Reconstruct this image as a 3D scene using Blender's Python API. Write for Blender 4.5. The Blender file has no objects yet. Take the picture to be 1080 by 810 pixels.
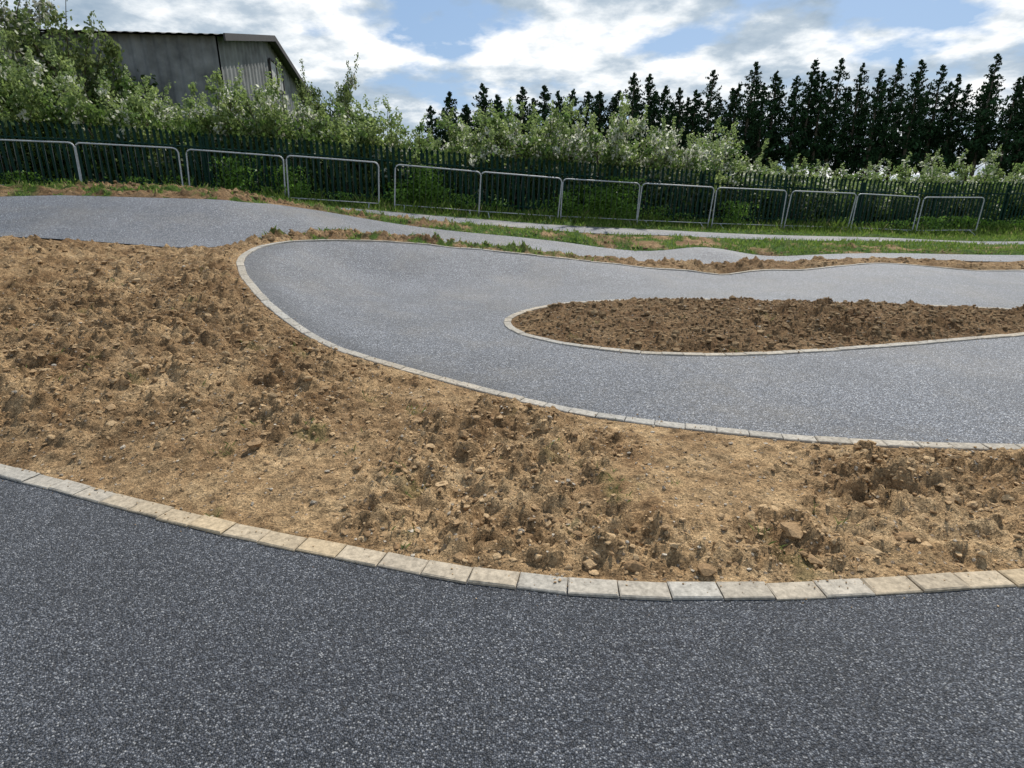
import bpy, bmesh, math, random
import numpy as np
from mathutils import Vector, Matrix
from mathutils.geometry import delaunay_2d_cdt
random.seed(4); rng=np.random.default_rng(7)
scene=bpy.context.scene
scene.view_settings.view_transform='Standard'; scene.view_settings.look='None'; scene.view_settings.exposure=0
COL=scene.collection

# ------------------------------------------------------------ helpers
def hsh(a,b,seed):
    n=(a*374761393+b*668265263+seed*1442695041)&0xFFFFFFFF
    n=((n^(n>>13))*1274126177)&0xFFFFFFFF
    n=n^(n>>16)
    return (n&0xFFFF)/65535.0
def vnoise(x,y,seed=0):
    x=np.asarray(x,float);y=np.asarray(y,float)
    xi=np.floor(x).astype(np.int64); yi=np.floor(y).astype(np.int64)
    fx=x-xi; fy=y-yi; fx=fx*fx*(3-2*fx); fy=fy*fy*(3-2*fy)
    h=lambda a,b:hsh(a,b,seed)
    return (h(xi,yi)*(1-fx)+h(xi+1,yi)*fx)*(1-fy)+(h(xi,yi+1)*(1-fx)+h(xi+1,yi+1)*fx)*fy
def fbm(x,y,s,seed=0,o=4):
    r=0;a=1;t=0
    for i in range(o):
        r=r+a*vnoise(x*s+3.7*i,y*s-1.9*i,seed+i); t+=a; a*=.5; s*=2.03
    return r/t
def cells(x,y,s,seed,dens=.6):
    """random rounded lumps, one per cell, height 0..1"""
    x=x*s;y=y*s; xi=np.floor(x).astype(np.int64); yi=np.floor(y).astype(np.int64); out=np.zeros(len(x))
    for i in(-1,0,1):
        for j in(-1,0,1):
            a=xi+i;b=yi+j
            px=a+hsh(a,b,seed); py=b+hsh(a,b,seed+1); r=.25+.5*hsh(a,b,seed+2); on=hsh(a,b,seed+3)<dens
            an=hsh(a,b,seed+4)*3.14; c=np.cos(an);s_=np.sin(an); dx=x-px;dy=y-py
            u=dx*c+dy*s_; v=(-dx*s_+dy*c)*1.5
            q=1-(u*u+v*v)/(r*r); out=np.maximum(out,np.where(on&(q>0),np.sqrt(np.maximum(q,0))*r,0))
    return out
def sst(a,b,x):
    t=np.clip((x-a)/(b-a),0,1); return t*t*(3-2*t)
def mk(name,V,F,mat=None,smooth=False,col=None,parent=None,attrs=None):
    V=np.asarray(V,np.float32).reshape(-1,3)
    me=bpy.data.meshes.new(name)
    if isinstance(F,np.ndarray):
        k=F.shape[1]; n=F.shape[0]
        me.vertices.add(len(V)); me.vertices.foreach_set('co',V.ravel())
        me.loops.add(n*k); me.loops.foreach_set('vertex_index',F.astype(np.int32).ravel())
        me.polygons.add(n); me.polygons.foreach_set('loop_start',np.arange(0,n*k,k,dtype=np.int32))
        me.update(calc_edges=True)
    else:
        me.from_pydata(V.tolist(),[],F)
    me.polygons.foreach_set('use_smooth',np.full(len(me.polygons),bool(smooth)))
    if col is not None:
        c=np.ones((len(V),4),np.float32); c[:,:3]=col
        a=me.color_attributes.new('Col','FLOAT_COLOR','POINT'); a.data.foreach_set('color',c.ravel())
    if attrs:
        for kx,vv in attrs.items():
            a=me.attributes.new(kx,'FLOAT','POINT'); a.data.foreach_set('value',np.asarray(vv,np.float32))
    me.update()
    ob=bpy.data.objects.new(name,me); COL.objects.link(ob)
    if mat: me.materials.append(mat)
    if parent: ob.parent=parent
    return ob
def empty(name,loc=(0,0,0)):
    e=bpy.data.objects.new(name,None); e.location=loc; e.empty_display_size=.3; COL.objects.link(e); return e
def cat(P,n=8,closed=False):
    P=np.array(P,float); N=len(P); out=[]
    rngs=range(N) if closed else range(N-1)
    for i in rngs:
        if closed: p0,p1,p2,p3=P[(i-1)%N],P[i],P[(i+1)%N],P[(i+2)%N]
        else: p0,p1,p2,p3=P[max(i-1,0)],P[i],P[i+1],P[min(i+2,N-1)]
        for t in np.arange(n)/n:
            out.append(.5*((2*p1)+(-p0+p2)*t+(2*p0-5*p1+4*p2-p3)*t*t+(-p0+3*p1-3*p2+p3)*t**3))
    if not closed: out.append(P[-1])
    return np.array(out)
def sdist(poly,x,y):
    A=poly; B=np.roll(poly,-1,0)
    res=np.empty(len(x))
    for s in range(0,len(x),4000):
        px=x[s:s+4000,None]; py=y[s:s+4000,None]
        ex=(B[:,0]-A[:,0])[None]; ey=(B[:,1]-A[:,1])[None]
        wx=px-A[:,0][None]; wy=py-A[:,1][None]
        t=np.clip((wx*ex+wy*ey)/(ex*ex+ey*ey+1e-12),0,1)
        d=np.sqrt(((wx-ex*t)**2+(wy-ey*t)**2).min(1))
        c=((A[:,1][None]>py)!=(B[:,1][None]>py))&(px<ex*(py-A[:,1][None])/np.where(np.abs(ey)<1e-12,1e-12,ey)+A[:,0][None])
        res[s:s+4000]=np.where(c.sum(1)%2==1,-d,d)
    return res
def tube(V,F,pts,rad,n=6):
    pts=[Vector(p) for p in pts]; base=len(V)
    for i,p in enumerate(pts):
        d=(pts[min(i+1,len(pts)-1)]-pts[max(i-1,0)]).normalized()
        a=d.orthogonal().normalized() if abs(d.z)>.9 else d.cross(Vector((0,0,1))).normalized()
        b=d.cross(a); r=rad[i] if hasattr(rad,'__len__') else rad
        for k in range(n):
            an=2*math.pi*k/n; V.append(tuple(p+a*math.cos(an)*r+b*math.sin(an)*r))
    for i in range(len(pts)-1):
        for k in range(n):
            k2=(k+1)%n
            F.append((base+i*n+k,base+i*n+k2,base+(i+1)*n+k2,base+(i+1)*n+k))
    F.append(tuple(base+k for k in range(n))[::-1]); F.append(tuple(base+(len(pts)-1)*n+k for k in range(n)))
def box(V,F,c,s,M=None):
    b=len(V)
    for dz in(-1,1):
        for dx,dy in((-1,-1),(1,-1),(1,1),(-1,1)):
            p=Vector((c[0]+dx*s[0]/2,c[1]+dy*s[1]/2,c[2]+dz*s[2]/2))
            if M: p=M@p
            V.append(tuple(p))
    for f in((3,2,1,0),(4,5,6,7),(0,1,5,4),(1,2,6,5),(2,3,7,6),(3,0,4,7)): F.append(tuple(b+i for i in f))

# ------------------------------------------------------------ materials
def newmat(name):
    m=bpy.data.materials.new(name); m.use_nodes=True
    nt=m.node_tree; return m,nt,nt.nodes['Principled BSDF']
def N(nt,t,**k):
    n=nt.nodes.new(t)
    for a,b in k.items(): setattr(n,a,b)
    return n
def ramp(nt,src,stops,interp='LINEAR'):
    r=nt.nodes.new('ShaderNodeValToRGB'); r.color_ramp.interpolation=interp
    el=r.color_ramp.elements
    while len(el)<len(stops): el.new(.5)
    for e,(p,c) in zip(el,stops):
        e.position=p; e.color=(c,c,c,1) if not hasattr(c,'__len__') else (*c,1)
    nt.links.new(src,r.inputs[0]); return r.outputs[0]
def noise(nt,co,scale,detail=4,rough=.55):
    n=nt.nodes.new('ShaderNodeTexNoise'); n.inputs['Scale'].default_value=scale
    n.inputs['Detail'].default_value=detail; n.inputs['Roughness'].default_value=rough
    nt.links.new(co,n.inputs['Vector']); return n.outputs['Fac']
def voro(nt,co,scale):
    v=N(nt,'ShaderNodeTexVoronoi'); v.inputs['Scale'].default_value=scale; nt.links.new(co,v.inputs['Vector'])
    s=N(nt,'ShaderNodeSeparateColor'); nt.links.new(v.outputs['Color'],s.inputs[0])
    return v.outputs['Distance'],s.outputs[0],s.outputs[1]
def mix(nt,f,a,b,bt='MIX'):
    m=nt.nodes.new('ShaderNodeMix'); m.data_type='RGBA'; m.blend_type=bt
    for i,v in((0,f),(6,a),(7,b)):
        if isinstance(v,(int,float)): m.inputs[i].default_value=v if i==0 else (v,v,v,1)
        elif isinstance(v,tuple): m.inputs[i].default_value=(*v,1)
        else: nt.links.new(v,m.inputs[i])
    return m.outputs[2]
def math_(nt,op,a,b=0.0):
    m=nt.nodes.new('ShaderNodeMath'); m.operation=op
    for i,v in((0,a),(1,b)):
        if isinstance(v,(int,float)): m.inputs[i].default_value=v
        else: nt.links.new(v,m.inputs[i])
    return m.outputs[0]
def bump(nt,h,dist,strength,bs,prev=None):
    b=nt.nodes.new('ShaderNodeBump'); b.inputs['Distance'].default_value=dist; b.inputs['Strength'].default_value=strength
    nt.links.new(h,b.inputs['Height'])
    if prev: nt.links.new(prev,b.inputs['Normal'])
    if bs: nt.links.new(b.outputs[0],bs.inputs['Normal'])
    return b.outputs[0]
def objco(nt): return N(nt,'ShaderNodeTexCoord').outputs['Object']
def attr(nt,name,out='Fac'):
    a=N(nt,'ShaderNodeAttribute'); a.attribute_name=name; return a.outputs[out]

def asphalt(name,tone=1.0,dust=0.0,scale=135,rough=.5,dustcol=(.23,.19,.13),spec=.5,grit=.8):
    m,nt,bs=newmat(name); co=objco(nt)
    dist,r1,r2=voro(nt,co,scale)
    c=ramp(nt,r1,[(0,(.020*tone,.023*tone,.029*tone)),(.45,(.046*tone,.051*tone,.062*tone)),(.75,(.10*tone,.108*tone,.125*tone)),(.92,(.20*tone,.21*tone,.23*tone)),(1,(.34*tone,.34*tone,.34*tone))])
    c=mix(nt,1.0,c,ramp(nt,dist,[(.25,1.05),(.75,.3)]),'MULTIPLY')
    c=mix(nt,1.0,c,ramp(nt,noise(nt,co,1.1,4,.65),[(.3,.8),(.7,1.18)]),'MULTIPLY')
    c=mix(nt,1.0,c,ramp(nt,noise(nt,co,26,3,.6),[(.3,.85),(.7,1.18)]),'MULTIPLY')
    if dust>0:
        dm=ramp(nt,noise(nt,co,.8,5,.7),[(.47,0.0),(.72,dust)])
        c=mix(nt,dm,c,dustcol)
        e=attr(nt,'rim_shade')
        c=mix(nt,math_(nt,'MULTIPLY',e,.6),c,mix(nt,1.0,c,.4,'MULTIPLY'))  # shading of the steep bank inside the rim, painted into the base colour
    nt.links.new(c,bs.inputs['Base Color'])
    bs.inputs['Roughness'].default_value=rough; bs.inputs['Specular IOR Level'].default_value=spec
    inv=math_(nt,'SUBTRACT',1.0,dist)
    bump(nt,inv,.006,grit,bs)
    return m
M_ASPH=asphalt('asphalt_near',1.0,.0,165,.55,spec=.4,grit=1.0)
M_TRACK=asphalt('asphalt_track',1.75,.24,120,.5,spec=.45,grit=1.0)
M_PATH=asphalt('asphalt_path',1.9,.6,90,.65,(.3,.27,.22),spec=.3)

def dirtmat():
    m,nt,bs=newmat('soil_ground'); co=objco(nt)
    dark=attr(nt,'dark'); grass=attr(nt,'grass')
    n1=noise(nt,co,2.4,7,.72); n2=noise(nt,co,15,5,.68); n3=noise(nt,co,110,3,.65)
    c=ramp(nt,n1,[(.33,(.22,.130,.062)),(.45,(.36,.232,.118)),(.56,(.47,.318,.168)),(.7,(.55,.395,.225))])
    c=mix(nt,1.0,c,ramp(nt,n2,[(.34,.42),(.48,.95),(.68,1.28)]),'MULTIPLY')
    c=mix(nt,1.0,c,ramp(nt,n3,[(.32,.65),(.68,1.25)]),'MULTIPLY')
    d1,r1,r2=voro(nt,co,36)
    pm=math_(nt,'MULTIPLY',ramp(nt,r1,[(.84,0.0),(.88,1.0)]),ramp(nt,d1,[(.26,1.0),(.36,0.0)]))
    c=mix(nt,pm,c,ramp(nt,r2,[(0,(.5,.42,.32)),(.5,(.32,.25,.18)),(1,(.17,.115,.07))]))
    d2,r3,_=voro(nt,co,100)
    c=mix(nt,1.0,c,ramp(nt,r3,[(0,.7),(.6,1.0),(1,1.3)]),'MULTIPLY')
    dk=mix(nt,1.0,c,(.50,.46,.44),'MULTIPLY')
    c=mix(nt,dark,c,dk)
    g=ramp(nt,noise(nt,co,9,4,.6),[(.3,(.025,.05,.01)),(.6,(.07,.13,.022)),(.8,(.14,.2,.045))])
    c=mix(nt,grass,c,g)
    nt.links.new(c,bs.inputs['Base Color']); bs.inputs['Roughness'].default_value=.95; bs.inputs['Specular IOR Level'].default_value=.12
    b=bump(nt,n2,.06,1.0,None)
    b=bump(nt,n3,.009,1.0,None,b)
    bump(nt,pm,.01,.8,bs,b)
    return m
M_DIRT=dirtmat()

def colmat(name,rough=.8,nscale=60,lo=.75,hi=1.2,bd=.003,bstr=.6,trans=0.0,spec=.2):
    m,nt,bs=newmat(name)
    c=attr(nt,'Col','Color')
    if trans==0:
        co=objco(nt); n=noise(nt,co,nscale,4,.65)
        c=mix(nt,1.0,c,ramp(nt,n,[(.3,lo),(.7,hi)]),'MULTIPLY')
        bump(nt,n,bd,bstr,bs)
    nt.links.new(c,bs.inputs['Base Color']); bs.inputs['Roughness'].default_value=rough
    bs.inputs['Specular IOR Level'].default_value=spec
    if trans>0:
        t=N(nt,'ShaderNodeBsdfTranslucent'); nt.links.new(c,t.inputs[0])
        ms=N(nt,'ShaderNodeMixShader'); ms.inputs[0].default_value=trans
        nt.links.new(bs.outputs[0],ms.inputs[1]); nt.links.new(t.outputs[0],ms.inputs[2])
        nt.links.new(ms.outputs[0],nt.nodes['Material Output'].inputs[0])
    return m
M_KERB=colmat('concrete_kerb',.85,45,.6,1.2,.003,.7)
M_CLOD=colmat('soil_clod',.95,90,.6,1.25,.006,.9,0,.1)
M_LEAF=colmat('leaves',.5,trans=.5,spec=.35)
M_CONIF=colmat('conifer_leaves',.8,trans=.1,spec=.06)
M_GRASS=colmat('grass_blades',.6,trans=.5,spec=.25)
def simple(name,col,rough=.6,metal=0,nscale=8,lo=.8,hi=1.15,spec=.4):
    m,nt,bs=newmat(name); co=objco(nt)
    c=mix(nt,1.0,tuple(col),ramp(nt,noise(nt,co,nscale,4,.6),[(.3,lo),(.7,hi)]),'MULTIPLY')
    nt.links.new(c,bs.inputs['Base Color']); bs.inputs['Roughness'].default_value=rough; bs.inputs['Metallic'].default_value=metal
    bs.inputs['Specular IOR Level'].default_value=spec
    return m
M_FENCE=simple('green_painted_steel',(.007,.034,.022),.6,spec=.15)
M_GALV=simple('galvanised_steel',(.40,.41,.41),.55,.2,20)
M_BAR=simple('dull_steel',(.09,.10,.10),.6,.2,20,spec=.2)
M_BARK=simple('bark',(.09,.07,.05),.9)
M_CLAD=simple('weathered_cladding',(.20,.205,.20),.8,0,1.2,.5,1.3)
M_ROOF=simple('barn_roof_sheet',(.10,.095,.09),.85,0,2)
M_TRIM=simple('barn_trim',(.05,.045,.045),.7)
M_PANEL=simple('window_panel',(.42,.42,.40),.6)

# ------------------------------------------------------------ layout (metres)
OUT=[(14,4.4,0),(10,3.7,0),(7,3.4,0),(4.5,3.27,0),(3,3.28,0),(1.89,3.41,0),(.68,3.79,0),(-.075,4.22,.01),(-.916,4.765,.05),(-1.70,5.19,.15),(-2.34,5.756,.30),
 (-3.05,6.65,.5),(-3.50,7.43,.62),(-3.66,7.88,.69),(-3.71,8.41,.74),(-3.69,8.9,.75),(-3.5,9.42,.76),(-3.04,9.9,.74),(-2.37,10.41,.68),(-1.57,10.76,.59),(-.72,10.97,.49),
 (.2,11.0,.395),(1.08,10.98,.3),(2,10.99,.2),(2.9,11,.1),(3.98,10.97,0.0),(5.52,11.02,.08),(7,11.1,.2),(9,11.2,.05),(14,11.4,.1)]
ISL=[(4.13,8.15),(3.08,8.36),(1.97,8.38),(.82,8.09),(.257,7.62),(0,7.2),(-.06,6.87),(.02,6.47),(.21,6.15),(.69,5.75),(1.4,5.46),(2.2,5.42),(3.1,5.56),(4.3,5.85),(5.6,6.2),(6.8,6.65),(7.3,7.1),(6.9,7.6),(5.6,7.95)]
B_BOT=[(-22,8.6,1.2),(-14,8.3,1.1),(-8,8.35,.92),(-5.6,8.75,.76),(-4.52,9.2,.7),(-3.87,10.05,.78),(-2.59,11.3,.70),(-.75,11.5,.5),(1.14,11.64,.28),(3.12,11.85,.12),(4.31,11.9,.05),(6.09,12.1,.1),(9,12.1,.15),(14,12.1,.15),(22,12.2,.1)]
B_TOP=[(-22,11.2,1.9),(-14,10.6,1.75),(-8,10.6,1.45),(-5.3,11.1,1.36),(-4.8,12.2,1.25),(-4.04,12.65,1.11),(-2.54,13.0,.83),(-.84,13,.635),(1.27,13.03,.42),(3.38,13.0,.26),(4.34,13,.32),(5.28,12.94,.19),(6.3,12.85,.16),(9,12.9,.2),(14,12.95,.2),(22,13,.15)]
NEAR=[(-12,6.2),(-6,4.15),(-3.5,3.16),(-2.4,2.75),(-1.42,2.38),(-.9,2.22),(-.33,2.055),(.1,1.965),(.37,1.93),(.63,1.915),(.9,1.915),(1.21,1.925),(2,1.99),(3.5,2.1),(7,2.2),(14,2.3)]
def yp(x): return 14.25+.09*x+ .12*np.sin(x*.35)
def yf(x): return 16.9+.18*x
CP=[p for p in OUT]+B_BOT+B_TOP+[(x,y,0) for x,y in ISL]+[(x,y,0) for x,y in NEAR if -3<x<8]
CP+=[(2.4,6.9,.06),(4.6,7.0,.06),(1.1,6.9,.05),
 (-1.0,7.0,.04),(-1.8,7.2,.12),(-2.7,7.4,.31),(-1.5,9.2,.13),(-2.6,9.2,.36),(-2.6,8.3,.31),(-.6,8.6,.04),(.0,10.2,.15),(-.6,9.7,.12),(.8,9.7,.04),(2,9.8,.02),(4,9.7,-.02),(6,9.6,.1),
 (-1.2,6.0,.06),(-2.0,6.4,.18),(0,5.4,.0),(1.5,4.5,0),(3.5,4.5,0),(-.8,5.4,.03),(6,4.6,0),
 (-4.3,7.5,.6),(-4.5,6,.5),(-4.25,8.5,.68),(-3.2,5,.35),(-2.5,4,.2),(-2,3.2,.08),(-6.5,5.5,.6),(-7,7.3,.8),(-4.5,4,.3),(.5,2.8,.04),(-.8,3.3,.07),(2,2.7,.03),
 (4.3,12.4,.30),(3.2,12.4,.13),(5.4,12.4,.10),(3.4,11.4,.15),(4.6,11.45,.14),(5.8,11.55,.13),(-1,11.25,.5),
 (-12,12.5,1.6),(-6,13.8,1.3),(-3,14,.99),(-.5,14.6,.76),(3.7,14.8,.47),(7,15,.32),(12,15.5,.25),
 (-12,14.8,1.55),(-7.5,15.5,1.26),(-4,16.1,1.06),(0,16.9,.77),(4.5,17.7,.52),(9,18.5,.33),(13,19,.2),(-8,19,1.3),(0,20,.76),(8,21,.35),(14,7,.1),(-12,4,.6)]
CP=np.array(CP,float)
keep=[]
for i,p in enumerate(CP):
    if all((CP[j,0]-p[0])**2+(CP[j,1]-p[1])**2>.0144 for j in keep): keep.append(i)
CP=CP[keep]
def ker(r2): return .5*r2*np.log(r2+1e-9)
n=len(CP); K=ker(((CP[:,None,:2]-CP[None,:,:2])**2).sum(-1))+np.eye(n)*.02
Pm=np.c_[np.ones(n),CP[:,:2]]
A=np.block([[K,Pm],[Pm.T,np.zeros((3,3))]]); W=np.linalg.solve(A,np.r_[CP[:,2],0,0,0])
def H(x,y):
    x=np.asarray(x,float).ravel(); y=np.asarray(y,float).ravel(); out=np.empty(len(x))
    for s in range(0,len(x),20000):
        a=np.clip(x[s:s+20000],-22,22); b=np.clip(y[s:s+20000],-3,24)
        k=ker((a[:,None]-CP[None,:,0])**2+(b[:,None]-CP[None,:,1])**2)
        out[s:s+20000]=k@W[:n]+W[n]+W[n+1]*a+W[n+2]*b
    far=np.clip(.76-.056*x,.15,1.7)*sst(3,13,y)
    w=np.maximum.reduce([sst(10,14,x),sst(9,14,-x),sst(17.5,22,y)])
    out=out*(1-w)+far*w
    yn=np.interp(x,[p[0] for p in NEAR],[p[1] for p in NEAR])
    wn=sst(.5,-.1,y-yn)
    return out*(1-wn)
def H1(x,y): return float(H([x],[y])[0])

outer=cat(np.array(OUT)[:,:2]); isl=cat(ISL,8,True); bb=cat(np.array(B_BOT)[:,:2],6); bt=cat(np.array(B_TOP)[:,:2],6); nk=cat(NEAR,6)
polyA=outer; polyI=isl; polyB=np.vstack([bb,bt[::-1]]); polyN=np.vstack([nk,[(14,-12),(-12,-12)]])
px_=np.linspace(-30,30,80); polyP=np.vstack([np.c_[px_,yp(px_)],np.c_[px_,yp(px_)+1.15][::-1]])
def dist_all(x,y):
    dA=np.maximum(sdist(polyA,x,y),-sdist(polyI,x,y)); dI=sdist(polyI,x,y)
    dB=sdist(polyB,x,y); dN=sdist(polyN,x,y); dP=sdist(polyP,x,y)
    wob=(fbm(x,y,4,90,3)-.5)*.16
    return np.minimum.reduce([dA,dN,dB+wob,dP+wob]),dI,dN
def grassf(x,y):
    ns=fbm(x,y,1.4,50,4); n2=fbm(x,y,4,60,3)
    g=sst(-.1,.15,y-(yp(x)+1.15))
    g=np.maximum(g,sst(12.6,13.0,y)*sst(.42,.56,ns*.6+n2*.4+.05))
    g=np.maximum(g,.95*sst(9.2,9.8,y)*sst(12.4,11.8,y)*sst(2.5,-.5,x)*sst(.47,.58,n2))
    g=np.maximum(g,.25*sst(.74,.84,n2)*(y<9))
    g=np.maximum(g,sst(-9,-11,x)*sst(.4,.5,ns))
    return g
def rough(x,y):
    r=.3+.85*sst(.42,.60,fbm(x,y,.9,20,3))
    r=r+.75*sst(-.3,-1.6,x)*sst(2.8,3.6,y)+.6*sst(1.2,2,x)*sst(3.3,2.6,y)
    return np.clip(r,.3,1.4)
def disp(x,y,d,dI):
    bl=lambda s,sd:1-np.abs(2*fbm(x,y,s,sd,2)-1)
    r=rough(x,y); wx=x+.08*fbm(x,y,9,77,3); wy=y+.08*fbm(x,y,9,78,3)
    c0=cells(wx,wy,4,171,.4); c1=cells(wx,wy,7,101,.5); c2=cells(wx,wy,13,111,.6); c3=cells(wx,wy,22,121,.7)
    a=r*(.055*(bl(3.0,1)-.6)+.04*(bl(8,3)-.55)+.03*(fbm(x,y,18,5,2)-.5)+.05*c0*(.5+fbm(x,y,20,9,2))+.06*c1+.055*c2+.035*c3)-.018*r
    ii=sst(.0,-.35,dI)
    a=a+ii*(.04*(bl(2.5,8)-.45)+.035*(bl(8,9)-.45)+.06*cells(wx,wy,5,131,.5)+.05*cells(wx,wy,9,141,.7)+.0)
    st=sst(9,9.6,y)*sst(13,12.5,y)
    a=a+st*(.05*(bl(3,12)-.4)+.08*cells(wx,wy,5,151,.6))
    e=sst(.02,.2,d)
    return a*e-.002*(1-e)
def ground_z(x,y):
    d,dI,dN=dist_all(x,y)
    h=H(x,y)
    on=sst(-.02,.05,d)
    return h+(-.055)*(1-on)+on*disp(x,y,d,dI),d,dI

def grow(a,b,s,f,lim):
    out=[];v=b
    while v<lim: s*=f; v+=s; out.append(v)
    return out
half=list(np.arange(0,3.6,.022)); half+=list(np.arange(half[-1]+.035,8,.038)); half+=grow(0,half[-1],.042,1.25,500)
xs=np.array([-v for v in half[:0:-1]]+half)
y0=np.arange(1.75,5.6,.020); y1=np.arange(5.6,13.2,.040); y2=np.arange(13.2,20,.13)
ys=np.array([-v+3.5 for v in grow(0,1.75,.03,1.35,300)[::-1]]+list(y0)+list(y1)+list(y2)+grow(0,20,.15,1.25,900))
GX,GY=np.meshgrid(xs,ys); gx=GX.ravel(); gy=GY.ravel()
gz,gd,gi=ground_z(gx,gy)
dark=np.clip(sst(.05,-.15,gi)*.85+.4*sst(9,9.6,gy)+.38*sst(-.3,-2.6,gx)*sst(.35,.6,fbm(gx,gy,2.4,33,5))+.35*sst(.48,.60,fbm(gx,gy,2.6,44,5)),0,1)
gr=np.maximum(grassf(gx,gy),sst(18,20,gy)); gr=np.maximum(gr,sst(12,16,np.abs(gx))*(gy>3))
nx,ny=len(xs),len(ys); idx=np.arange(nx*ny).reshape(ny,nx)
F=np.stack([idx[:-1,:-1],idx[:-1,1:],idx[1:,1:],idx[1:,:-1]],-1).reshape(-1,4)
mk('ground',np.c_[gx,gy,gz],F,M_DIRT,True,attrs={'dark':dark,'grass':gr})

def sheet(name,loops,test,step,mat,lift=0.0):
    V=[];E=[]
    for L in loops:
        b=len(V)
        for p in L: V.append((float(p[0]),float(p[1])))
        E+=[(b+i,b+(i+1)%len(L)) for i in range(len(L))]
    al=np.vstack(loops); mn=al.min(0); mx=al.max(0)
    X,Y=np.meshgrid(np.arange(mn[0],mx[0],step),np.arange(mn[1],mx[1],step)); X=X.ravel();Y=Y.ravel()
    X=X+rng.uniform(-.1,.1,len(X))*step; Y=Y+rng.uniform(-.1,.1,len(Y))*step
    k=test(X,Y)<-step*.4
    V+= [(float(a),float(b)) for a,b in zip(X[k],Y[k])]
    res=delaunay_2d_cdt([Vector(v) for v in V],E,[],0,1e-5)
    P=np.array([tuple(v) for v in res[0]]); T=np.array([f for f in res[2] if len(f)==3])
    c=P[T].mean(1); T=T[test(c[:,0],c[:,1])<0]
    a=P[T[:,0]];b=P[T[:,1]];cc=P[T[:,2]]
    cr=(b[:,0]-a[:,0])*(cc[:,1]-a[:,1])-(b[:,1]-a[:,1])*(cc[:,0]-a[:,0])
    T[cr<0]=T[cr<0][:,::-1]
    z=H(P[:,0],P[:,1])+lift
    e=sst(-.45,-.15,sdist(polyA,P[:,0],P[:,1]))*sst(2,-1,P[:,0])*sst(10,8.5,P[:,1]) if loops[0] is polyA else np.zeros(len(P))  # mask for the painted shade along the berm's left rim
    return mk(name,np.c_[P,z],T,mat,True,attrs={'rim_shade':e})
sheet('pump_track',[polyA,polyI],lambda x,y:np.maximum(sdist(polyA,x,y),-sdist(polyI,x,y)),.13,M_TRACK)
sheet('pump_track',[polyB],lambda x,y:sdist(polyB,x,y),.17,M_TRACK)
sheet('asphalt_pavement',[polyN],lambda x,y:sdist(polyN,x,y),.5,M_ASPH)
sheet('footpath',[polyP],lambda x,y:sdist(polyP,x,y),.3,M_PATH)

def kerb(curve,closed,xlim,warm,w=.098,L=.2,gap=.005,lift=.012):
    C=np.vstack([curve,curve[:1]]) if closed else curve
    seg=np.hypot(*np.diff(C,axis=0).T); S=np.r_[0,np.cumsum(seg)]
    k=int(S[-1]/(L+gap)); s=np.linspace(0,S[-1],k+1)
    X=np.interp(s,S,C[:,0]); Y=np.interp(s,S,C[:,1]); Z=H(X,Y)
    V=[];F=[];CC=[]
    for i in range(k):
        if X[i]<xlim[0] or X[i]>xlim[1]: continue
        a=Vector((X[i],Y[i],Z[i])); b=Vector((X[i+1],Y[i+1],Z[i+1])); t=(b-a).normalized()
        sdir=Vector((-t.y,t.x,0)).normalized(); up=Vector((0,0,1))
        a=a+t*gap/2; b=b-t*gap/2
        jl=random.uniform(-.003,.003)+lift; js=random.uniform(-.004,.004); yaw=random.uniform(-.003,.003)
        base=len(V); bv=.006
        for (dz,ins) in((-.08,0),(jl-bv*.7,0),(jl,bv)):
            for (p,q) in((0,-1),(1,-1),(1,1),(0,1)):
                pt=(a+t*ins if p==0 else b-t*ins)+sdir*(q*(w/2-ins)+js+(yaw if p else -yaw))+up*(dz+random.uniform(-.0015,.0015))
                V.append(tuple(pt))
        for l in(0,4):
            for m_ in range(4):
                F.append((base+l+m_,base+l+(m_+1)%4,base+l+4+(m_+1)%4,base+l+4+m_))
        F.append((base+8,base+9,base+10,base+11))
        br=random.uniform(.88,1.08)
        wm=warm*(.55+.3*math.sin(i*.35+1)+random.uniform(-.15,.15)); wm=min(max(wm,0),1)
        c=np.array((.37,.355,.32))*(1-wm)+np.array((.43,.335,.215))*wm
        CC+= [tuple(c*br)]*12
    return mk('stone_kerb',V,F,M_KERB,False,col=np.array(CC))
kerb(nk,False,(-9,9),1.1,w=.1)
kerb(outer,False,(-9,13),.5,w=.09)
kerb(isl,True,(-9,13),.5,w=.09)

# ------------------------------------------------------------ clods and stones
def ico(sub):
    bm=bmesh.new(); bmesh.ops.create_icosphere(bm,subdivisions=sub,radius=1)
    v=np.array([x.co[:] for x in bm.verts]); f=np.array([[q.index for q in p.verts] for p in bm.faces]); bm.free(); return v,f
def lumps(name,P,size,sub,cols,flat=.7):
    bv,bf=ico(sub); n=len(P); m=len(bv)
    jit=1+rng.uniform(-.3,.3,(n,m,1))
    v=bv[None]*jit
    for _ in range(4):
        d=rng.normal(size=(n,1,3)); d/=np.linalg.norm(d,axis=2)[:,:,None]
        h=rng.uniform(.45,.85,(n,1,1)); q=(v*d).sum(2)[:,:,None]; v=v-d*np.maximum(q-h,0)
    ax=rng.uniform(.55,1.5,(n,1,3)); ax[:,:,2]*=flat
    ang=rng.uniform(0,6.28,n); ca=np.cos(ang)[:,None];sa=np.sin(ang)[:,None]
    v=v*ax*size[:,None,None]
    x=v[:,:,0]*ca-v[:,:,1]*sa; y=v[:,:,0]*sa+v[:,:,1]*ca
    V=np.stack([x,y,v[:,:,2]],-1)+P[:,None]
    F=(bf[None]+(np.arange(n)*m)[:,None,None]).reshape(-1,3)
    return mk(name,V.reshape(-1,3),F,M_CLOD,False,col=np.repeat(cols,m,0))
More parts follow.
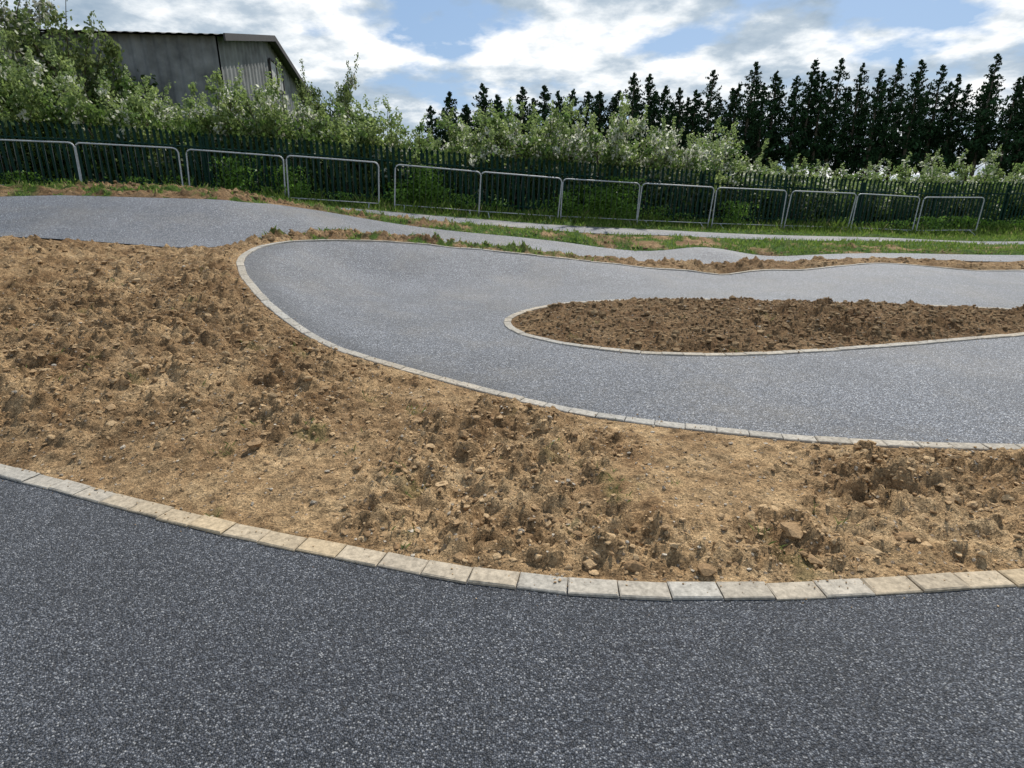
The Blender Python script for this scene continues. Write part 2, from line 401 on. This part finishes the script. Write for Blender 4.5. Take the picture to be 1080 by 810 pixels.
def scatter(nn,box_,prob,dmin=.035):
    x=rng.uniform(box_[0],box_[1],nn); y=rng.uniform(box_[2],box_[3],nn)
    z,d,dI=ground_z(x,y); p=prob(x,y,d,dI); k=(rng.random(nn)<p)&(d>dmin)
    return x[k],y[k],z[k],d[k],dI[k]
def soilcol(n,dI,x,y):
    t=rng.random((n,1)); c=np.array((.27,.17,.088))*(1-t)+np.array((.50,.35,.195))*t
    dk=sst(.05,-.1,dI)[:,None]*.42+.3*sst(9,9.6,y)[:,None]+.15*sst(-.5,-2.8,x)[:,None]
    return c*(1-dk)
def pr(x,y,d,dI): return np.clip((rough(x,y)-.1)*.8*sst(.0,.25,d+.1),0.08,1)
x,y,z,d,dI=scatter(56000,(-5,5.5,1.9,6.3),pr); s=np.clip(rng.lognormal(math.log(.006),.5,len(x)),.003,.02)
lumps('soil_clods',np.c_[x,y,z+s*.15],s,1,soilcol(len(x),dI,x,y))
x,y,z,d,dI=scatter(8500,(-5,5.5,1.9,6.3),lambda x,y,d,dI:np.clip((rough(x,y)-.35),0,1)*(d>.1)); s=np.clip(rng.lognormal(math.log(.016),.38,len(x)),.009,.042)
lumps('soil_clods',np.c_[x,y,z-s*.05],s,2,soilcol(len(x),dI,x,y),.6)
x,y,z,d,dI=scatter(15000,(-.1,7.5,5.4,8.4),lambda x,y,d,dI:(dI<-.08)*1.0); s=np.clip(rng.lognormal(math.log(.013),.5,len(x)),.006,.045)
lumps('soil_clods',np.c_[x,y,z+s*.05],s,1,soilcol(len(x),dI,x,y),.65)
x,y,z,d,dI=scatter(18000,(-9,11,6,13.4),lambda x,y,d,dI:(d>.08)*(dI>0)*.8); s=np.clip(rng.lognormal(math.log(.015),.5,len(x)),.008,.06)
lumps('soil_clods',np.c_[x,y,z+s*.05],s,1,soilcol(len(x),dI,x,y),.65)
x,y,z,d,dI=scatter(7500,(-5,5.5,1.9,8.3),lambda x,y,d,dI:.6+0*x); s=np.clip(rng.lognormal(math.log(.006),.45,len(x)),.003,.018)
t=rng.random((len(x),1)); c=np.array((.25,.21,.16))*(1-t)+np.array((.55,.48,.38))*t
lumps('loose_stones',np.c_[x,y,z+s*.3],s,1,c,.6)
x=rng.uniform(-5,5.5,60000); y=rng.uniform(1.7,6.3,60000); d,dI,dN=dist_all(x,y)
k=(np.abs(d)<.16)&(rng.random(len(x))<np.exp(-np.maximum(-d,0)*22)*.6*fbm(x,y,3,66,3)); x=x[k];y=y[k];dI=dI[k];d=d[k]
s=np.clip(rng.lognormal(math.log(.0026),.5,len(x)),.0012,.009)
lumps('soil_crumbs',np.c_[x,y,H(x,y)+np.where(np.abs(d)<.048,.014,.002)+s*.3],s,1,soilcol(len(x),dI,x,y)*1.1)

# ------------------------------------------------------------ grass
def blades(name,x,y,z,h,w,lean,cols):
    n=len(x); a=rng.uniform(0,6.28,n); b=rng.uniform(0,6.28,n)
    dx=np.cos(a)*w; dy=np.sin(a)*w; lx=np.cos(b)*lean*h; ly=np.sin(b)*lean*h
    V=np.stack([np.c_[x-dx,y-dy,z],np.c_[x+dx,y+dy,z],np.c_[x+dx*.6+lx*.4,y+dy*.6+ly*.4,z+h*.6],np.c_[x+lx,y+ly,z+h]],1)
    F=np.arange(n*4).reshape(n,4)
    return mk(name,V.reshape(-1,3),F,M_GRASS,False,col=np.repeat(cols,4,0))
X=rng.uniform(-18,19,200000); Y=rng.uniform(9,21,200000)
g=grassf(X,Y); k=(rng.random(len(X))<g*.8)&(Y<yf(X)+.7); X=X[k];Y=Y[k]
Z,D,_=ground_z(X,Y); k=D>.0; X=X[k];Y=Y[k];Z=Z[k]
near_f=sst(1.3,.3,np.abs(Y-yf(X)+.2))
hh=rng.uniform(.03,.10,len(X))*(1+5*near_f*fbm(X,Y,1.5,70,3)*rng.uniform(.4,1.2,len(X)))
t=rng.random((len(X),1)); c=np.array((.07,.13,.018))*(1-t)+np.array((.22,.31,.06))*t
c[rng.random(len(X))<.08]=(.34,.3,.14)
blades('grass',X,Y,Z-.01,hh,rng.uniform(.007,.016,len(X)),.5,c)
X=rng.uniform(-5,5,60000); Y=rng.uniform(2,6.5,60000); k=(fbm(X,Y,4,60,3)>.735); X=X[k];Y=Y[k]
Z,D,_=ground_z(X,Y); k=(D>.05)&(rng.random(len(X))<.25); X=X[k];Y=Y[k];Z=Z[k]
t=rng.random((len(X),1)); c=np.array((.08,.13,.03))*(1-t)+np.array((.2,.24,.08))*t
blades('grass',X,Y,Z-.003,rng.uniform(.012,.05,len(X)),rng.uniform(.001,.004,len(X)),.9,c)

# ------------------------------------------------------------ palisade fence
fence=empty('palisade_fence')
V=[];F=[];tdir=Vector((1,.18,0)).normalized(); nd=Vector((tdir.y,-tdir.x,0))
xsf=np.arange(-24,25,.148*tdir.x); zf=H(xsf,yf(xsf)); hF=1.60
prof=[(-.034,0),(-.02,.012),(0,0),(.02,.012),(.034,0)]
for x,z in zip(xsf,zf):
    p=Vector((x,yf(x),z+random.uniform(-.012,.012))); b=len(V); lean=random.uniform(-.01,.01)
    for (s,o) in prof: V.append(tuple(p+tdir*s+nd*o+Vector((0,0,.05))))
    for (s,o) in prof: V.append(tuple(p+tdir*(s+lean)+nd*o+Vector((0,0,hF-.09))))
    tips=[(-.034,.0,-.02),(-.02,.03,.0),(0,0,0.04),(.02,.03,0),(.034,0,-.02)]
    for (s,o,h) in tips: V.append(tuple(p+tdir*(s*1.1+lean)+nd*o+Vector((0,0,hF+h))))
    for r_ in(0,5):
        for j in range(4): F.append((b+r_+j,b+r_+j+1,b+r_+6+j,b+r_+5+j))
mk('pales',V,F,M_FENCE,parent=fence)
V=[];F=[]
xr=np.arange(-24,25.1,1.0); zr=H(xr,yf(xr))
for hz in(.32,1.26):
    tube(V,F,[(x,yf(x)+.03,z+hz) for x,z in zip(xr,zr)],.024,4)
mk('rails',V,F,M_FENCE,parent=fence)
V=[];F=[]
for x in np.arange(-24,25,2.7):
    z=H1(x,yf(x)); Mx=Matrix.Translation((x,yf(x)+.09,z))@Matrix.Rotation(math.atan(.18),4,'Z')
    box(V,F,(0,0,.75),(.055,.1,1.55),Mx)
mk('posts',V,F,M_FENCE,parent=fence)

# ------------------------------------------------------------ crowd barriers
def barrier(xa,yoff,rot=0,tilt=0,L=2.22,hb=1.15):
    ya=yf(xa)-yoff; a=math.atan(.18)+rot
    xb=xa+L*math.cos(a); yb=ya+L*math.sin(a); za=H1(xa,ya); zb=H1(xb,yb)
    e=empty('crowd_barrier',(xa,ya,za)); e.rotation_euler=(tilt,-math.atan2(zb-za,L),a)
    V=[];F=[]; r=.018; z0=.16; cr=.12
    pts=[(0,0,0.02),(0,0,z0),(0,0,hb-cr)]+[(cr-cr*math.cos(t),0,hb-cr+cr*math.sin(t)) for t in np.linspace(.3,math.pi/2,5)]
    pts+= [(L-cr+cr*math.sin(t),0,hb-cr+cr*math.cos(t)) for t in np.linspace(0,math.pi/2-.3,5)]+[(L,0,hb-cr),(L,0,z0),(L,0,.02)]
    tube(V,F,pts,r,8); tube(V,F,[(0,0,z0),(L,0,z0)],r*.7,6)
    mk('frame',V,F,M_GALV,True,parent=e)
    V=[];F=[]
    for i in range(1,14):
        u=L*i/14; tube(V,F,[(u,0,z0),(u,0,hb)],.004,5)
    mk('bars',V,F,M_BAR,True,parent=e)
    V=[];F=[]
    for u in(.25,L-.25): tube(V,F,[(u,-.26,.01),(u,-.2,.05),(u,0,z0),(u,.2,.05),(u,.26,.01)],.012,6)
    mk('feet',V,F,M_GALV,True,parent=e)
for xa,yo,ro,ti in((-14.8,.6,.02,.02),(-12.5,.6,-.01,-.03),(-10.3,.6,.0,.02),(-8.0,.55,.05,-.02),(-5.64,.78,-.03,.06),(-3.08,.75,-.02,-.06),(-.9,.85,.05,.07),(1.35,.62,-.03,-.05),(3.55,.75,.03,.06),(5.85,.68,-.02,-.02),(8.15,.7,.03,.07),(10.4,.7,.01,-.02),(12.7,.7,0,.02)):
    barrier(xa,yo,ro,ti)

# ------------------------------------------------------------ foliage
def leaves(P,size,asp,cols,updir=.0):
    n=len(P); u=rng.normal(size=(n,3)); u[:,2]+=updir; u/=np.linalg.norm(u,axis=1)[:,None]
    w=rng.normal(size=(n,3)); v=np.cross(u,w); v/=np.linalg.norm(v,axis=1)[:,None]
    u=u*size[:,None]; v=v*(size*asp)[:,None]
    V=np.stack([P-u,P+v,P+u,P-v],1).reshape(-1,3)
    return V,np.arange(n*4).reshape(n,4),np.repeat(cols,4,0)
def bush_mesh(seed,blossom,nl=6500,tone=1.0):
    R=np.random.default_rng(seed); P=[];C=[];S=[];TV=[];TF=[]
    nst=15
    for i in range(nst):
        a=R.uniform(0,6.28); lean=R.uniform(.1,.62); hh=R.uniform(.68,.95) if i>3 else R.uniform(.98,1.2)
        pts=[]
        for t in np.linspace(0,1,8):
            rr=lean*(t**1.3)*1.1; pts.append((math.cos(a)*rr+.05*math.sin(t*7+i),math.sin(a)*rr,hh*(t-.14*lean*t*t)))
        tube(TV,TF,pts,[.012*(1-.85*t) for t in np.linspace(0,1,8)],5)
        pts=np.array(pts)
        for j in range(9):
            t=R.uniform(.3,1); q=np.array([np.interp(t*7,range(8),pts[:,c]) for c in range(3)])
            bd=R.normal(size=3); bd[2]=abs(bd[2])*.5; bd/=np.linalg.norm(bd); bl=R.uniform(.08,.24)*(1.15-t*.6)
            m=int(nl/(nst*9)); s=R.uniform(0,1,m)**.7
            pp=q+bd*bl*s[:,None]*1.3+R.normal(size=(m,3))*(.022+.05*(1-s[:,None])*(1.2-t))
            pp[:,2]-=.05*s*s
            tv=R.random(); c0=np.array((.10,.17,.04))*(1-tv)+np.array((.29,.36,.12))*tv
            cc=c0*R.uniform(.65,1.35,(m,1))
            if R.random()<blossom:
                bm_=R.random(m)<.6; cc[bm_]=np.array((.66,.67,.54))*R.uniform(.6,1.15,(bm_.sum(),1))
            P.append(pp);C.append(cc);S.append(R.uniform(.7,1.3,m))
        m=50; s=R.uniform(.0,1,m); pp=pts[-1]+np.array((R.normal()*.05,R.normal()*.05,.13))*s[:,None]+R.normal(size=(m,3))*.014
        P.append(pp);C.append(np.tile(np.array((.24,.31,.11)),(m,1)));S.append(np.full(m,.7))
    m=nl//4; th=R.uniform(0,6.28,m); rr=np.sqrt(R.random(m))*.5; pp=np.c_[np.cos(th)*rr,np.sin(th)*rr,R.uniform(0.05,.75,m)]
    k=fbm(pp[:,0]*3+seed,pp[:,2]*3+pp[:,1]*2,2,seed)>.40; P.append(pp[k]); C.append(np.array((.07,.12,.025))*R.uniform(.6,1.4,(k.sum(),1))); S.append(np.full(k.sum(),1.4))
    return np.vstack(P),np.vstack(C),np.concatenate(S),TV,TF
protos={}
def bush(name,seed,blossom,loc,h,wid,tone=1.0,nl=6500,leaf=.021):
    key=(seed,blossom,tone,nl)
    if key not in protos:
        P,C,S,TV,TF=bush_mesh(seed,blossom,nl,tone)
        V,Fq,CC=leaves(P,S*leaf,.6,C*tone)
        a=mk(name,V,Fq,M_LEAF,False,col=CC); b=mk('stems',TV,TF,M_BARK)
        a0,b0=a.data,b.data; bpy.data.objects.remove(a); bpy.data.objects.remove(b); protos[key]=(a0,b0)
    a0,b0=protos[key]
    e=empty(name,loc); e.rotation_euler=(0,0,random.uniform(0,6.28)); e.scale=(wid,wid,h)
    for nm,me in(('foliage',a0),('stems',b0)):
        o=bpy.data.objects.new(nm,me); COL.objects.link(o); o.parent=e
    return e
hed=[(-20,3.3,.2),(-17.5,3.1,.1),(-15.3,3.2,.2),(-13,3.0,.2),(-11,2.9,.2),(-9.3,2.6,.25),(-7.9,2.5,.25),(-6.4,2.75,.2),(-4.9,2.7,.1),(-3.6,2.35,.1),(-2.4,2.3,.1),(-1.1,2.65,.45),(.2,2.9,.45),(1.4,2.7,.6),(2.7,2.75,.6),(4.0,2.95,.75),(5.3,2.75,.75),(6.6,2.25,.6),(7.9,1.85,.45),(9.2,1.9,.45),(10.6,1.9,.3),(12.2,2.0,.3),(14,2.2,.3),(16,2.2,.3),(18.5,2.3,.3),(21,2.3,.3)]
for i,(x,h,b) in enumerate(hed):
    y=yf(x)+1.15+random.uniform(-.2,.3)
    bush('hawthorn_bush',{.1:11,.2:12,.25:13,.3:14,.45:15,.6:16,.75:17}[b],b,(x,y,H1(x,y)-.05),h*random.uniform(.93,1.05),random.uniform(2.1,2.5))
for i,x in enumerate(np.arange(-21,22,2.1)):
    y=yf(x)+2.7+random.uniform(-.3,.5); h=np.interp(x,[-21,-6,-3,0,3,6,8,20],[3.3,2.8,2.4,2.8,2.9,2.8,1.85,2.0])*random.uniform(.85,1.05)
    bush('hawthorn_bush',[11,16,15,17][i%4],[.1,.6,.45,.75][i%4],(x,y,H1(x,y)),h,2.9)
P=[];C=[]
for i in range(95):
    cx=rng.uniform(-18,19) if i>35 else rng.choice([-3.2,-2.4,1.9,2.4,2.8,-7,-6.2,6.6])+rng.normal()*.35
    cy=yf(cx)+rng.uniform(-.45,.15); hh=rng.uniform(.25,.6) if i>35 else rng.uniform(.5,1.3); m=int(500*hh)
    zz=rng.uniform(0,1,m)**.8*hh; pp=np.c_[cx+rng.normal(size=m)*.22,cy+rng.normal(size=m)*.1,H1(cx,cy)+zz]
    tv=rng.random(); P.append(pp); C.append((np.array((.09,.19,.02))*(1-tv)+np.array((.2,.35,.06))*tv)*rng.uniform(.7,1.3,(m,1)))
P=np.vstack(P);C=np.vstack(C); V,Fq,CC=leaves(P,rng.uniform(.02,.05,len(P)),.55,C); mk('nettles',V,Fq,M_LEAF,False,col=CC)
bush('sycamore_tree',21,.15,(-8.9,30,1.1),5.3,3.6,.6,11000,.017)
bush('sycamore_tree',21,.15,(-14.4,21.5,1.3),5.3,4.4,.6,11000,.017)
bush('sycamore_tree',21,.15,(-18.0,22,1.3),6.2,4.8,.6,11000,.017)

# conifer rows
V=[];F=[];P=[];C=[];SZ=[]
for rowi,(x0,yoff,st,hm) in enumerate(((-7.4,0,1.9,1.0),(-6.6,3.2,2.4,.93))):
    x=x0
    while x<62:
        yb=60+yoff+.03*x+random.uniform(-1.2,1.2); top=np.interp(x,[-8,-4,6,20,30,66],[9.2,10.1,10.9,11.8,12.6,13.0])*random.uniform(.88,1.05)*hm
        zb=.2; lean=random.uniform(-.4,.4)
        tube(V,F,[(x,yb,zb),(x+lean*.4,yb,zb+top*.5),(x+lean,yb,zb+top*.95)],[.2,.14,.03],6)
        crown0=zb+top*random.uniform(.2,.36)
        rad=random.uniform(1.8,2.6); nb=110; mm=22
        for j in range(nb):
            t=((j+random.random())/nb); zc=crown0+(zb+top-crown0)*t
            pf=rad*min(1,.45+t*1.6)*(1-t)**.7*random.uniform(.45,1.2)+.06
            a=random.uniform(0,6.28); s=rng.random(mm)**.7
            droop=random.uniform(.0,.75)
            pp=np.c_[x+lean*t+math.cos(a)*pf*s,yb+math.sin(a)*pf*s,zc+s*pf*droop]+rng.normal(size=(mm,3))*np.array((.17,.17,.15))*(1.05-t*.8)
            cc=np.array((.016,.034,.014))*random.uniform(.6,2.0)*rng.uniform(.7,1.3,(mm,1))
            P.append(pp);C.append(cc);SZ.append(rng.uniform(.12,.27,mm)*(1.15-.6*t))
        for j in range(4):
            a=random.uniform(0,6.28); zs=zb+random.uniform(1.5,3.5); tube(V,F,[(x,yb,zs),(x+math.cos(a)*.9,yb+math.sin(a)*.9,zs+.7)],[.05,.02],4)
        x+=st*random.uniform(.6,1.3)
P=np.vstack(P);C=np.vstack(C); LV,LF,LC=leaves(P,np.concatenate(SZ),.45,C,.9)
row=empty('conifer_tree_row'); mk('crowns',LV,LF,M_CONIF,False,col=LC,parent=row); mk('trunks',V,F,M_BARK,True,parent=row)
P=[];C=[]
for i in range(120):
    cx=rng.uniform(-70,90); cy=rng.uniform(68,76); m=240; hh=rng.uniform(1.8,3.2)
    pp=np.c_[cx+rng.normal(size=m)*1.3,cy+rng.normal(size=m)*.6,rng.random(m)*hh]; P.append(pp)
    C.append(np.array((.04,.065,.025))*rng.uniform(.6,1.5)*rng.uniform(.8,1.2,(m,1)))
P=np.vstack(P);C=np.vstack(C); V,Fq,CC=leaves(P,rng.uniform(.2,.4,len(P)),.6,C); mk('distant_hedgerow',V,Fq,M_LEAF,False,col=CC)

# ------------------------------------------------------------ barn
barn=empty('farm_barn',(-10.75,23.6,1.2))
ax=Vector((-1.4,13.0,0)).normalized(); barn.rotation_euler=(0,0,math.atan2(ax.y,ax.x))
Wd=13.1; EV=5.6; RG=6.95; LN=9
def roofz(u): return EV+(RG-EV)*(1-abs(u-Wd/2)/(Wd/2))
def corr(name,path_u,zt,place,mat):
    V=[];F=[]
    for i,u in enumerate(path_u):
        o=.045 if (i//2)%2==0 else 0
        V.append(place(u,o,-1)); V.append(place(u,o,zt(u)))
    for i in range(len(path_u)-1): F.append((2*i,2*i+2,2*i+3,2*i+1))
    mk(name,V,F,mat,False,parent=barn)
us=np.arange(0,Wd+.001,Wd/110)
corr('gable_wall',us,roofz,lambda u,o,z:(u,-o,z),M_CLAD)
corr('rear_gable_wall',us,roofz,lambda u,o,z:(u,LN+o,z),M_CLAD)
ul=np.arange(0,LN+.001,LN/90)
corr('side_wall',ul,lambda u:EV,lambda u,o,z:(-o,u,z),M_CLAD)
corr('far_side_wall',ul,lambda u:EV,lambda u,o,z:(Wd+o,u,z),M_CLAD)
for sgn,nm in((0,'roof_slope_near'),(1,'roof_slope_far')):
    V=[];F=[]; vs=np.arange(-.4,LN+.4,.09)
    for i,v in enumerate(vs):
        o=.03 if (i//2)%2==0 else 0
        ue=-.4 if sgn==0 else Wd+.4; V.append((ue,v,EV-.08+o+.05)); V.append((Wd/2,v,RG+.05+o))
    for i in range(len(vs)-1): F.append((2*i,2*i+2,2*i+3,2*i+1))
    mk(nm,V,F,M_ROOF,False,parent=barn)
V=[];F=[]
for s0,s1 in(((-.42,EV-.12),(Wd/2,RG+.0)),((Wd/2,RG+.0),(Wd+.42,EV-.12))):
    b=len(V)
    for (u,z) in(s0,s1):
        for dv,dz in((-.47,-.1),(-.47,.14),(-.41,.14),(-.41,-.1)): V.append((u,dv,z+dz))
    for j in range(4): F.append((b+j,b+(j+1)%4,b+4+(j+1)%4,b+4+j))
    F.append((b,b+1,b+2,b+3)); F.append((b+7,b+6,b+5,b+4))
mk('barge_boards',V,F,M_TRIM,False,parent=barn)
V=[];F=[]; box(V,F,(7.6,-.06,5.55),(2.0,.05,1.1)); mk('window_panel',V,F,M_PANEL,parent=barn)
V=[];F=[]
for u in(6.55,7.6,8.65): box(V,F,(u,-.10,5.55),(.08,.06,1.2))
for z in(4.97,6.13): box(V,F,(7.6,-.105,z),(2.2,.07,.08))
mk('window_frame',V,F,M_TRIM,parent=barn)
V=[];F=[]; box(V,F,(6.5,-.07,1.4),(4.2,.06,3.6)); mk('sliding_door',V,F,M_TRIM,parent=barn)

# ------------------------------------------------------------ light
AZ=math.radians(24); EL=math.radians(50)
sv=Vector((math.sin(AZ)*math.cos(EL),math.cos(AZ)*math.cos(EL),math.sin(EL)))
L=bpy.data.lights.new('sun','SUN'); L.energy=5.0; L.angle=math.radians(.6); L.color=(1,.955,.88)
lo=bpy.data.objects.new('sun',L); COL.objects.link(lo); lo.rotation_euler=sv.to_track_quat('Z','Y').to_euler(); lo.location=(0,0,30)
w=bpy.data.worlds.new('World'); scene.world=w; w.use_nodes=True; nt=w.node_tree
bg=nt.nodes['Background']; bg.inputs[1].default_value=.105
sky=N(nt,'ShaderNodeTexSky'); sky.sky_type='NISHITA'; sky.sun_disc=False; sky.sun_elevation=EL; sky.sun_rotation=AZ; sky.dust_density=1.0
tc=N(nt,'ShaderNodeTexCoord'); sp=N(nt,'ShaderNodeSeparateXYZ'); nt.links.new(tc.outputs['Generated'],sp.inputs[0])
zp=math_(nt,'MAXIMUM',sp.outputs[2],0.0)
zz=math_(nt,'ADD',zp,.24)
cb=N(nt,'ShaderNodeCombineXYZ'); nt.links.new(math_(nt,'DIVIDE',sp.outputs[0],zz),cb.inputs[0]); nt.links.new(math_(nt,'DIVIDE',sp.outputs[1],zz),cb.inputs[1]); cb.inputs[2].default_value=5.1
n1=noise(nt,cb.outputs[0],2.1,7,.55)
mp=N(nt,'ShaderNodeMapping'); mp.inputs['Location'].default_value=(5.3,2.1,.4); nt.links.new(cb.outputs[0],mp.inputs[0]); n2=noise(nt,mp.outputs[0],3.0,7,.58)
thin=math_(nt,'SUBTRACT',n1,math_(nt,'MULTIPLY',zp,.16))
mask=ramp(nt,thin,[(.36,0.0),(.45,1.0)])
cc=ramp(nt,n2,[(.34,(3.4,4.4,5.5)),(.45,(5.0,5.9,6.8)),(.53,(8.2,8.7,9.1)),(.60,(11,11,10.9))])
skyc=mix(nt,.6,sky.outputs[0],(2.8,4.6,7.4))
nt.links.new(mix(nt,mask,skyc,cc),bg.inputs[0])

cam=bpy.data.cameras.new('camera'); co=bpy.data.objects.new('camera',cam); COL.objects.link(co)
cam.sensor_width=36; cam.lens=20; cam.clip_end=3000; cam.clip_start=.05
co.location=(0,0,1.55); co.rotation_euler=(math.radians(90-18.9),0,0); scene.camera=co
